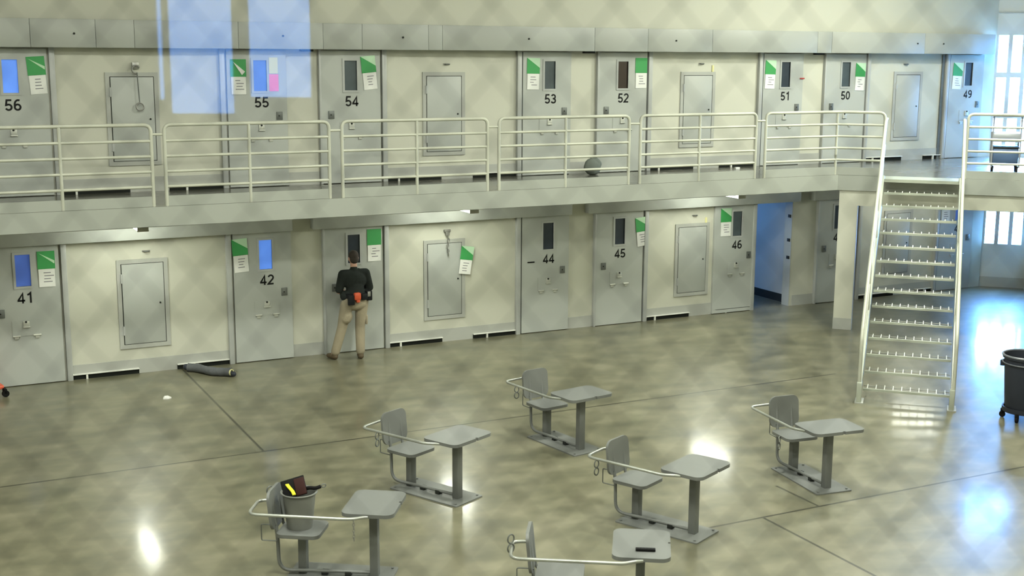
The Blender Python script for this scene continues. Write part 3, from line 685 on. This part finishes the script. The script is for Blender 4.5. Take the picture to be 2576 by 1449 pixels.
# ------------------------------------------------------------------ restraint desks
def make_desk():
    root = empty('restraint_desk')
    mb = MB(); mb.prism(round_rect(-0.13, 0.88, -0.235, 0.235, 0.02, 3), 0.0, 0.014)
    for bx in (-0.08, 0.83):
        for by in (-0.19, 0.19): mb.cyl((bx, by, 0.012), (bx, by, 0.026), 0.013, seg=8)
    mb.build('base_plate', 'desk', root)
    mb = MB(); mb.box(-0.04, 0.04, -0.045, 0.045, 0.012, 0.425, 0.006); mb.build('seat_post', 'desk', root)
    mb = MB(); mb.box(0.66, 0.74, -0.045, 0.045, 0.012, 0.715, 0.006); mb.build('desk_post', 'desk', root)
    mb = MB(); mb.prism(round_rect(-0.21, 0.21, -0.215, 0.215, 0.07), 0.425, 0.46); mb.build('seat', 'desk', root)
    mb = MB(); Q = Matrix.Translation((-0.195, 0, 0)) @ Matrix.Rotation(-0.10, 4, 'Y') @ Matrix(((0, 0, 1, 0), (1, 0, 0, 0), (0, 1, 0, 0), (0, 0, 0, 1)))
    mb.prism(round_rect(-0.20, 0.20, 0.48, 0.86, 0.085), -0.012, 0.016, Q)
    mb.build('backrest', 'desk', root)
    mb = MB(); mb.tube(fillet([(-0.275, -0.10, 0.78), (-0.22, -0.10, 0.44), (-0.21, -0.10, 0.06), (0.05, -0.06, 0.055), (0.66, -0.03, 0.055)], 0.12), 0.018, 10)
    mb.build('foot_tube', 'desk', root)
    mb = MB(); mb.tube(fillet([(-0.275, 0.10, 0.78), (-0.22, 0.10, 0.44), (-0.15, 0.10, 0.43)], 0.05), 0.016, 10); mb.build('back_stay', 'desk', root)
    for cx in (0.22, 0.45):
        mb = MB(); mb.box(cx-0.03, cx+0.03, -0.065, -0.005, 0.014, 0.06, 0.005); mb.build('cleat', 'dark', root)
    # desktop with a small notch in its outer edge
    x0, x1, y0, y1, r = 0.455, 0.955, -0.335, 0.335, 0.085
    pr = round_rect(x0, x1, y0, y1, r)
    out = []
    for i, p in enumerate(pr):
        out.append(p)
        if i == len(pr)-1: out += [(x1, 0.02), (x1-0.02, 0.022), (x1-0.02, 0.052), (x1, 0.054)]
    mb = MB(); mb.prism(out, 0.715, 0.75); mb.build('desktop', 'desk', root)
    mb = MB(); mb.tube(fillet([(0.72, -0.325, 0.724), (0.66, -0.345, 0.722), (0.56, -0.40, 0.72), (-0.40, -0.40, 0.72), (-0.42, -0.02, 0.72), (-0.28, 0.0, 0.72)], 0.10), 0.0155, 10)
    mb.build('security_bar', 'desk_tube', root)
    mb = MB(); mb.tube(fillet([(-0.22, -0.12, 0.52), (-0.37, -0.12, 0.52), (-0.37, -0.12, 0.36), (-0.22, -0.12, 0.36)], 0.015, 3), 0.006, 6); mb.build('cuff_loop', 'lock', root)
    return root
proto = make_desk()
DESKS = {'A': (-0.50, -8.635, -0.59, 'grey steel restraint desk with a grey bucket on its seat'),
         'B': (1.375, -6.755, -1.12, 'grey steel restraint desk behind and right of the bucket desk'),
         'C': (3.70, -5.735, -1.41, 'grey steel restraint desk farthest back, nearest the cell doors'),
         'D': (3.165, -8.80, -1.135, 'grey steel restraint desk just behind the desk with the black remote'),
         'E': (5.75, -8.225, -1.69, 'grey steel restraint desk nearest the staircase'),
         'F': (1.22, -10.62, -0.57, 'grey steel restraint desk cut off by the bottom edge, black remote on top')}
desk = {}
for i, (k, (x, y, a, lab)) in enumerate(DESKS.items()):
    o = proto if i == 0 else dup(proto)
    o.location = (x, y, 0); o.rotation_euler = (0, 0, a); tag(o, lab, 'desk', 'grey restraint desks'); desk[k] = o
def on_desk(k, v):
    x, y, a, _ = DESKS[k]; c, s = math.cos(a), math.sin(a)
    return Vector((x+v[0]*c-v[1]*s, y+v[0]*s+v[1]*c, v[2]))
# bucket on the seat of desk A with tablets and a strap in it
bx = on_desk('A', (-0.035, 0.02, 0.4605))
root = empty('bucket', bx, 0, 'grey plastic bucket standing on the seat of a desk', 'bucket')
mb = MB(); mb.lathe([(0.001, 0.004), (0.12, 0.0), (0.124, 0.02), (0.158, 0.33), (0.170, 0.34), (0.170, 0.352), (0.158, 0.352), (0.118, 0.03), (0.001, 0.028)], 36); mb.build('body', 'bucket', root)
mb = MB(); mb.tube([(0.170*math.cos(a), 0.170*math.sin(a), 0.35) for a in [2*PI*k/36 for k in range(36)]], 0.008, 8, closed=True); mb.build('rim', 'bucket', root)
mb = MB(); Q = Matrix.Translation(bx+Vector((-0.03, 0.035, 0.345))) @ Matrix.Rotation(-0.35, 4, 'Z') @ Matrix.Rotation(-0.28, 4, 'Y') @ Matrix.Rotation(-0.62, 4, 'X')
mb.box(-0.115, 0.115, -0.010, 0.010, -0.055, 0.135, 0.008, Q); tag(mb.build('tablet', 'black'), 'black tablet propped up inside the grey bucket', 'tablet')
mb = MB(); Q2 = Q @ Matrix.Translation((0.055, -0.026, -0.01)); mb.box(-0.04, 0.06, -0.008, 0.008, -0.05, 0.12, 0.005, Q2); tag(mb.build('notebook', 'maroon'), 'dark maroon notebook inside the grey bucket', 'notebook')
mb = MB(); pts = [Q @ Vector(p) for p in ((-0.055, -0.022, 0.085), (-0.04, -0.024, 0.05), (-0.015, -0.03, 0.0), (-0.005, -0.04, -0.045))]
for dx in (-0.011, 0.0, 0.011): mb.tube([p+Vector((dx, 0, 0)) for p in pts], 0.007, 8)
tag(mb.build('strap', 'yellow'), 'bright yellow strap over the black tablet', 'strap')
root = empty('carabiner_cord', bx+Vector((0.07, -0.02, 0.362)), 0, 'black cord with a clip over the rim of the grey bucket', 'cord')
mb = MB(); mb.tube(fillet([(0, 0.04, 0.0), (0.03, 0, 0.02), (0.08, -0.03, 0.015), (0.13, -0.04, 0.03)], 0.03), 0.018, 8); mb.build('cord', 'black', root)
mb = MB(); mb.tube([(0.155+0.022*math.cos(a), -0.045, 0.035+0.016*math.sin(a)) for a in [2*PI*k/14 for k in range(14)]], 0.006, 6, closed=True); mb.build('clip', 'lock', root)
# remote on desk F
a = DESKS['F'][2]
root = empty('remote_control', on_desk('F', (0.74, -0.17, 0.752)), a+0.02, 'black remote control lying on the nearest desktop', 'remote')
mb = MB(); mb.box(-0.085, 0.085, -0.022, 0.022, 0.0, 0.022, 0.006); mb.build('body', 'black', root)
mb = MB()
for i in range(5): mb.box(-0.065+i*0.028, -0.048+i*0.028, -0.012, 0.012, 0.021, 0.0245, 0.001)
mb.build('buttons', 'dark', root)
# chains and cuffs that hang on the desks
def hang_chain(p, n, label, group=None):
    root = empty('hanging_chain', p, 0, label, 'chain', group)
    for i in range(n):
        mb = MB(); c = Vector((0.0, 0.0, -0.02-0.028*i)); ax = Vector((1, 0, 0)) if i % 2 else Vector((0, 1, 0))
        mb.tube([c+ax*0.010*math.cos(t)+Vector((0, 0, 0.019*math.sin(t))) for t in [2*PI*k/10 for k in range(10)]], 0.0035, 6, closed=True); mb.build('link', 'chrome', root)
    return root
hang_chain(on_desk('A', (0.60, -0.385, 0.715)), 7, 'thin chain hanging from the bar of the bucket desk')
def cuff(p, rz, label):
    root = empty('cuffs', p, rz, label, 'cuffs', 'steel cuffs on the desks')
    for dz in (0.0, -0.085):
        mb = MB(); mb.tube([(0.034*math.cos(t), 0.006*dz, dz+0.04*math.sin(t)) for t in [2*PI*k/16 for k in range(16)]], 0.007, 6, closed=True); mb.build('ring', 'lock', root)
cuff(on_desk('D', (-0.40, -0.20, 0.585)), 0.3, 'dark steel cuffs hanging at the rear of the desk behind the remote')
cuff(on_desk('C', (-0.40, -0.20, 0.585)), 0.1, 'dark steel cuffs hanging at the rear of the farthest desk')
cuff(on_desk('E', (0.05, -0.24, 0.42)), 0.6, 'pale steel cuffs hanging under the seat of the desk near the stairs')
cuff(on_desk('B', (-0.15, -0.40, 0.67)), 0.6, 'small dark cuffs on the bar of the desk behind the bucket desk')
cuff(on_desk('F', (-0.42, -0.16, 0.80)), 0.2, 'dark steel cuffs on the rear post of the nearest desk')
cuff(on_desk('A', (-0.33, 0.05, 0.80)), 0.2, 'steel cuffs behind the backrest of the bucket desk')

# ------------------------------------------------------------------ large bin on a dolly
root = empty('trash_bin', ST(1.56, 12.66, 0), -0.6, 'large round charcoal plastic bin on a wheeled dolly, right edge', 'bin')
mb = MB(); mb.lathe([(0.001, 0.20), (0.245, 0.17), (0.255, 0.20), (0.30, 0.86), (0.32, 0.865), (0.325, 0.90), (0.305, 0.905), (0.295, 0.87), (0.25, 0.22), (0.001, 0.215)], 44); mb.build('body', 'bin', root)
mb = MB(); mb.tube([(0.318*math.cos(t), 0.318*math.sin(t), 0.905) for t in [2*PI*k/44 for k in range(44)]], 0.016, 8, closed=True); mb.tube([(0.316*math.cos(t), 0.316*math.sin(t), 0.80) for t in [2*PI*k/44 for k in range(44)]], 0.010, 8, closed=True); mb.build('rim', 'bin_rim', root)
for a in (PI*0.85, -PI*0.15):
    mb = MB(); c, s = math.cos(a), math.sin(a); Q = Matrix.Rotation(a, 4, 'Z'); mb.box(0.29, 0.345, -0.05, 0.05, 0.72, 0.80, 0.008, Q); mb.build('handle', 'bin', root)
mb = MB(); mb.lathe([(0.001, 0.11), (0.28, 0.11), (0.285, 0.12), (0.285, 0.175), (0.265, 0.175), (0.26, 0.14), (0.001, 0.14)], 36); dl = mb.build('dolly', 'bin', root)
for k in range(5):
    a = 2*PI*k/5+0.4; x, y = 0.27*math.cos(a), 0.27*math.sin(a)
    mb = MB(); mb.cyl((x-0.012*math.sin(a)*1.2, y+0.012*math.cos(a)*1.2, 0.042), (x+0.012*math.sin(a)*1.2, y-0.012*math.cos(a)*1.2, 0.042), 0.042, seg=16); mb.box(x-0.022, x+0.022, y-0.022, y+0.022, 0.06, 0.125, 0.004); mb.build('caster', 'black', dl)

# ------------------------------------------------------------------ cart on the landing
root = empty('cart', ST(8.6, 12.52, ZU), -PI/4, 'grey steel cart with a blue tub standing on the landing by the windows', 'cart')
mb = MB()
for x in (-0.24, 0.24):
    for y in (-0.28, 0.28): mb.cyl((x, y, 0.09), (x, y, 1.02 if y < 0 else 0.72), 0.016, seg=10)
mb.tube(fillet([(-0.24, -0.28, 1.0), (-0.24, -0.34, 1.04), (0.24, -0.34, 1.04), (0.24, -0.28, 1.0)], 0.05), 0.018, 10); mb.build('frame', 'cart_steel', root)
mb = MB(); mb.box(-0.25, 0.25, -0.30, 0.30, 0.56, 0.60, 0.008); mb.box(-0.24, 0.24, -0.29, 0.29, 0.60, 0.72, 0.01); mb.build('shelf', 'cart_steel', root); mb = MB(); mb.box(-0.25, 0.25, -0.30, 0.30, 0.13, 0.16, 0.008); mb.build('shelf', 'cart_steel', root)
mb = MB(); mb.box(-0.225, 0.225, -0.28, 0.28, 0.16, 0.44, 0.03); mb.build('tub', 'cart_blue', root)
mb = MB(); mb.box(-0.23, 0.23, -0.285, 0.285, 0.44, 0.47, 0.01); mb.build('lid', 'dark', root)
for x in (-0.21, 0.21):
    for y in (-0.25, 0.25):
        mb = MB(); mb.cyl((x-0.015, y, 0.05), (x+0.015, y, 0.05), 0.05, seg=16); mb.box(x-0.02, x+0.02, y-0.02, y+0.02, 0.06, 0.12); mb.build('caster', 'black', root)

# ------------------------------------------------------------------ loose things
root = empty('rolled_blanket', (0.50, -0.57, 0.0), math.atan2(-0.69, 0.58), 'rolled grey blanket lying on the floor by cell door 42', 'blanket')
mb = MB(); N_ = 15; pts = [(-0.42+0.80*i/N_, 0.035*math.sin(i*0.5)+0.05*(i/N_-0.5)**2, 0.066) for i in range(N_+1)]
mb.tube(pts, 0.066, 14)
for v in mb.bm.verts:
    v.co += Vector((0, 0, 0.006*math.sin(v.co.x*31+v.co.y*60))); v.co.z = max(0.001, v.co.z)
mb.build('roll', 'wool', root)
mb = MB(); mb.ball((-0.44, -0.005, 0.075), 0.05, 12, (1.1, 1, 1)); mb.build('tied_end', 'bin', root)
mb = MB(); mb.tube([(0.385+0.0*math.cos(t), 0.03+0.045*math.cos(t), 0.066+0.045*math.sin(t)) for t in [2*PI*k/16 for k in range(16)]], 0.012, 6, closed=True); mb.build('yellow_band', 'yellow_paper', root)['label'] = 'yellowish band at the end'
mb = MB(); mb.ball((0.42, 0.03, 0.045), 0.042, 12, (1.2, 1, 1)); mb.build('knot', 'bin', root)
mb = MB(); mb.prism([(-0.06, -0.03), (0.0, -0.05), (0.06, -0.02), (0.045, 0.04), (-0.04, 0.045)], 0, 0.018)
mb.prism([(-0.04, -0.01), (0.03, -0.02), (0.02, 0.03), (-0.03, 0.03)], 0.012, 0.034)
o = mb.build('paper_scrap', 'paper'); o.location = (-0.388, -1.70, 0); tag(o, 'crumpled white paper scrap on the floor at left', 'paper')
mb = MB(); mb.prism([(-0.05, -0.03), (0.05, -0.02), (0.04, 0.03), (-0.04, 0.03)], 0, 0.03); o = mb.build('paper_scrap', 'paper'); o.location = (10.62, -0.35, ZU); tag(o, 'small white scrap on the walkway left of cell door 51', 'paper')
# bag on the walkway
root = empty('bag', (7.47, -0.34, ZU), 0.1, 'dull grey-green stuffed bag on the walkway by cell door 52', 'bag')
mb = MB(); mb.ball((0, 0, 0.145), 0.18, 20, (0.95, 0.6, 0.86)); mb.ball((0.05, 0, 0.18), 0.15, 20, (0.85, 0.6, 0.85))
for v in mb.bm.verts:
    v.co.z = max(0.0, v.co.z); v.co += Vector((0.008*math.sin(v.co.z*40), 0.006*math.sin(v.co.x*35), 0))
mb.build('sack', 'bag', root)
mb = MB(); mb.tube(fillet([(-0.05, 0, 0.27), (-0.02, 0, 0.33), (0.06, 0, 0.335), (0.10, 0, 0.28)], 0.03), 0.012, 8); mb.build('tie', 'bag', root)
# orange floor cart cut by the left edge
root = empty('orange_trolley', (-2.62, -0.35, 0), 0.2, 'orange trolley with black wheels, cut by the left edge', 'trolley')
mb = MB(); mb.box(-0.5, 0.10, -0.22, 0.22, 0.10, 0.16, 0.02); mb.box(-0.42, 0.0, -0.18, 0.18, 0.16, 0.20, 0.02); mb.build('deck', 'orange', root)
mb = MB(); mb.tube(fillet([(-0.48, -0.15, 0.12), (-0.6, -0.15, 0.85), (-0.6, 0.15, 0.85), (-0.48, 0.15, 0.12)], 0.06), 0.016, 10); mb.build('push_handle', 'orange', root)
for x in (-0.38, 0.09):
    for y in (-0.29, 0.29):
        mb = MB(); mb.cyl((x, y-0.02, 0.05), (x, y+0.02, 0.05), 0.05, seg=16); mb.box(x-0.02, x+0.02, (y-0.02 if y < 0 else y-0.09), (y+0.09 if y < 0 else y+0.02), 0.05, 0.12, 0.004); mb.build('wheel', 'black', root)

# ------------------------------------------------------------------ the person at cell door 43
def blob(parts, voxel, name, mat, parent, smooth=6, ang=180):
    """one continuous skin grown over tapered limbs: parts = ('c', p0, p1, r0, r1) or ('e', centre, (rx, ry, rz))"""
    mb = MB()
    for p in parts:
        if p[0] == 'c':
            a, b = Vector(p[1]), Vector(p[2]); mb.tube([a, b], p[3], 14, r2=p[4]); mb.ball(a, p[3], 14); mb.ball(b, p[4], 14)
        else: mb.ball(p[1], 1.0, 20, p[2])
    me = bpy.data.meshes.new('tmp'); mb.bm.to_mesh(me); mb.bm.free()
    o = bpy.data.objects.new('tmp', me); COL.objects.link(o)
    r = o.modifiers.new('r', 'REMESH'); r.mode = 'VOXEL'; r.voxel_size = voxel
    s = o.modifiers.new('s', 'SMOOTH'); s.iterations = smooth; s.factor = 0.5
    dg = bpy.context.evaluated_depsgraph_get(); nm = bpy.data.meshes.new_from_object(o.evaluated_get(dg)); nm.name = name
    bpy.data.objects.remove(o); bpy.data.meshes.remove(me)
    nm.materials.clear(); nm.materials.append(M[mat])
    for p in nm.polygons: p.use_smooth = True
    q = bpy.data.objects.new(name, nm); COL.objects.link(q); q.parent = parent; return q
per = empty('person', (2.90, -0.50, 0), 0, 'person in black shirt and khaki trousers standing at cell door 43, back turned', 'person')
# local frame: +y towards the door, +x to the right
HIP = (0.04, -0.02, 0.95); NECK = (0.03, 0.03, 1.47); HEAD = (0.035, 0.06, 1.66)
KL, AL = (-0.19, 0.03, 0.52), (-0.315, 0.05, 0.09); KR, AR = (0.11, 0.0, 0.52), (0.085, -0.075, 0.09)
SL, SR = (-0.165, 0.02, 1.405), (0.225, 0.02, 1.405); EL, ER = (-0.235, 0.02, 1.13), (0.30, 0.03, 1.13)
WL, WR = (-0.10, 0.25, 1.10), (0.16, 0.27, 1.12)
HL, HR = (-0.12, -0.02, 0.90), (0.14, -0.02, 0.90)
def hand(w, d, side):
    """palm, four unequal curled fingers and a thumb from the palm's side; d = forward, side = +1 for the right hand"""
    w, d = Vector(w), Vector(d).normalized(); sx = Vector((1, 0, 0)); dn = Vector((0, 0, -1)); out = []
    for k, o_ in enumerate((-0.027, -0.009, 0.009, 0.026)):
        out.append(('c', w+d*0.03+sx*o_*0.8, w+d*0.085+sx*o_, 0.014, 0.012))
        ln_ = (0.034, 0.040, 0.037, 0.028)[k] if side > 0 else (0.028, 0.037, 0.040, 0.034)[k]
        a = w+d*0.088+sx*o_; b = a+d*ln_*0.9+dn*0.006; c = b+d*ln_*0.5+dn*0.018; e = c+dn*0.018
        out += [('c', a, b, 0.0088, 0.0082), ('c', b, c, 0.0082, 0.0078), ('c', c, e, 0.0078, 0.007)]
    tb = w+d*0.04-sx*0.03*side
    out += [('c', tb, tb-sx*0.024*side+d*0.03+dn*0.01, 0.012, 0.010), ('c', tb-sx*0.024*side+d*0.03+dn*0.01, tb-sx*0.026*side+d*0.06+dn*0.02, 0.010, 0.008)]
    return out
bp_ = [('c', HIP, (0.035, 0.01, 1.2), 0.125, 0.125), ('e', (0.03, 0.015, 1.30), (0.17, 0.11, 0.17)), ('c', (0.03, 0.02, 1.40), NECK, 0.075, 0.055), ('c', NECK, (0.033, 0.045, 1.56), 0.055, 0.055),
       ('c', SL, SR, 0.06, 0.06), ('e', HEAD, (0.075, 0.095, 0.112)), ('c', (0.035, 0.10, 1.61), (0.035, 0.125, 1.585), 0.05, 0.035),
       ('c', (0.035, 0.145, 1.675), (0.035, 0.165, 1.645), 0.012, 0.016), ('e', (-0.043, 0.05, 1.65), (0.014, 0.022, 0.034)), ('e', (0.113, 0.05, 1.65), (0.014, 0.022, 0.034)),
       ('c', SL, EL, 0.052, 0.042), ('c', EL, WL, 0.042, 0.029), ('c', SR, ER, 0.052, 0.042), ('c', ER, WR, 0.042, 0.029),
       ('c', HL, KL, 0.085, 0.055), ('c', KL, AL, 0.055, 0.038), ('c', HR, KR, 0.085, 0.055), ('c', KR, AR, 0.055, 0.038),
       ('c', AL, (-0.36, 0.15, 0.04), 0.036, 0.03), ('c', AR, (0.10, 0.04, 0.04), 0.036, 0.03),
       ('c', WL, Vector(WL)+Vector((0.01, 0.04, 0)), 0.027, 0.02), ('c', WR, Vector(WR)+Vector((-0.01, 0.04, 0)), 0.027, 0.02)]
bp_ += hand(WL, (0.08, 0.6, 0.0), -1)+hand(WR, (-0.08, 0.6, 0.0), 1)
blob(bp_, 0.0062, 'body', 'skin', per, 2)
for ex in (0.005, 0.065):
    mb = MB(); mb.ball((ex, 0.147, 1.675), 0.012, 10); mb.build('eye', 'paper', per)
mb = MB(); mb.ball((0.035, 0.150, 1.605), 0.02, 10, (1, 0.35, 0.22)); mb.build('mouth', 'maroon', per)
hair = blob([('e', (0.035, 0.045, 1.70), (0.083, 0.098, 0.092)), ('e', (0.035, 0.01, 1.645), (0.076, 0.062, 0.075))], 0.008, 'hair', 'hair', per, 4)
sh = [('c', (0.04, -0.01, 1.06), (0.035, 0.01, 1.2), 0.145, 0.15), ('e', (0.03, 0.01, 1.30), (0.205, 0.135, 0.17)), ('c', (-0.15, 0.02, 1.41), (0.21, 0.02, 1.41), 0.075, 0.075),
      ('c', (0.03, 0.02, 1.40), (0.03, 0.03, 1.485), 0.085, 0.064), ('c', (-0.13, 0.01, 1.05), (0.20, 0.01, 1.05), 0.09, 0.09),
      ('c', SL, (-0.228, 0.02, 1.16), 0.078, 0.068), ('c', SR, (0.293, 0.03, 1.16), 0.078, 0.068), ('c', (-0.228, 0.02, 1.16), (-0.195, 0.10, 1.125), 0.066, 0.056), ('c', (0.293, 0.03, 1.16), (0.26, 0.10, 1.13), 0.066, 0.056)]
blob(sh, 0.011, 'shirt', 'shirt', per, 4)
tr = [('c', (-0.075, -0.02, 0.96), (0.15, -0.02, 0.96), 0.105, 0.105), ('e', (0.04, -0.04, 0.93), (0.185, 0.13, 0.13)), ('c', HL, KL, 0.108, 0.082), ('c', KL, (-0.305, 0.045, 0.13), 0.082, 0.074),
      ('c', HR, KR, 0.108, 0.082), ('c', KR, (0.088, -0.068, 0.13), 0.082, 0.074), ('c', (-0.12, -0.04, 0.72), (-0.14, -0.04, 0.68), 0.09, 0.088), ('c', (0.16, -0.0, 0.70), (0.155, 0, 0.62), 0.075, 0.07)]
tz = blob(tr, 0.011, 'trousers', 'khaki', per, 4)
mb = MB(); mb.box(0.185, 0.225, -0.08, 0.07, 0.56, 0.72, 0.02); mb.build('cargo_pocket', 'khaki', tz)
for (ax, ay, tx, ty, tdx) in ((AL[0], AL[1], -0.28, 0.0, -0.06), (AR[0], AR[1], 0.10, 0.0, 0.03)):
    bt = blob([('c', (ax, ay, 0.15), (ax, ay-0.005, 0.06), 0.056, 0.05), ('c', (ax, ay-0.02, 0.048), (ax+tdx*0.6, ay+0.10, 0.045), 0.048, 0.046), ('c', (ax+tdx*0.6, ay+0.10, 0.045), (ax+tdx, ay+0.155, 0.04), 0.046, 0.036)], 0.009, 'boot', 'boot', per, 3)
    for v in bt.data.vertices: v.co.z = max(v.co.z, 0.004)
mb = MB(); mb.lathe([(0.128, -0.04), (0.172, -0.04), (0.172, 0.04), (0.128, 0.04)], 36, Matrix.Translation((0.04, -0.015, 1.06)) @ Matrix.Diagonal((1.14, 0.98, 1, 1))); bl = mb.build('belt', 'belt', per)
mb = MB(); mb.box(-0.155, -0.045, -0.215, -0.16, 0.93, 1.09, 0.012); mb.build('dark_pouch', 'belt', bl)
mb = MB(); mb.box(-0.055, 0.055, -0.245, -0.165, 1.01, 1.13, 0.02); mb.box(-0.02, 0.04, -0.235, -0.16, 0.97, 1.03, 0.012); mb.build('orange_pouch', 'holster', bl)['label'] = 'orange pouch'
mb = MB(); mb.box(0.19, 0.285, -0.14, 0.0, 0.97, 1.13, 0.015); rd = mb.build('radio_pouch', 'belt', bl)
mb = MB(); mb.box(0.20, 0.25, -0.148, -0.138, 1.04, 1.12, 0.004); mb.build('silver_clip', 'chrome', rd)
mb = MB(); mb.box(0.08, 0.18, -0.205, -0.14, 1.0, 1.10, 0.012); mb.build('small_pouch', 'belt', bl)
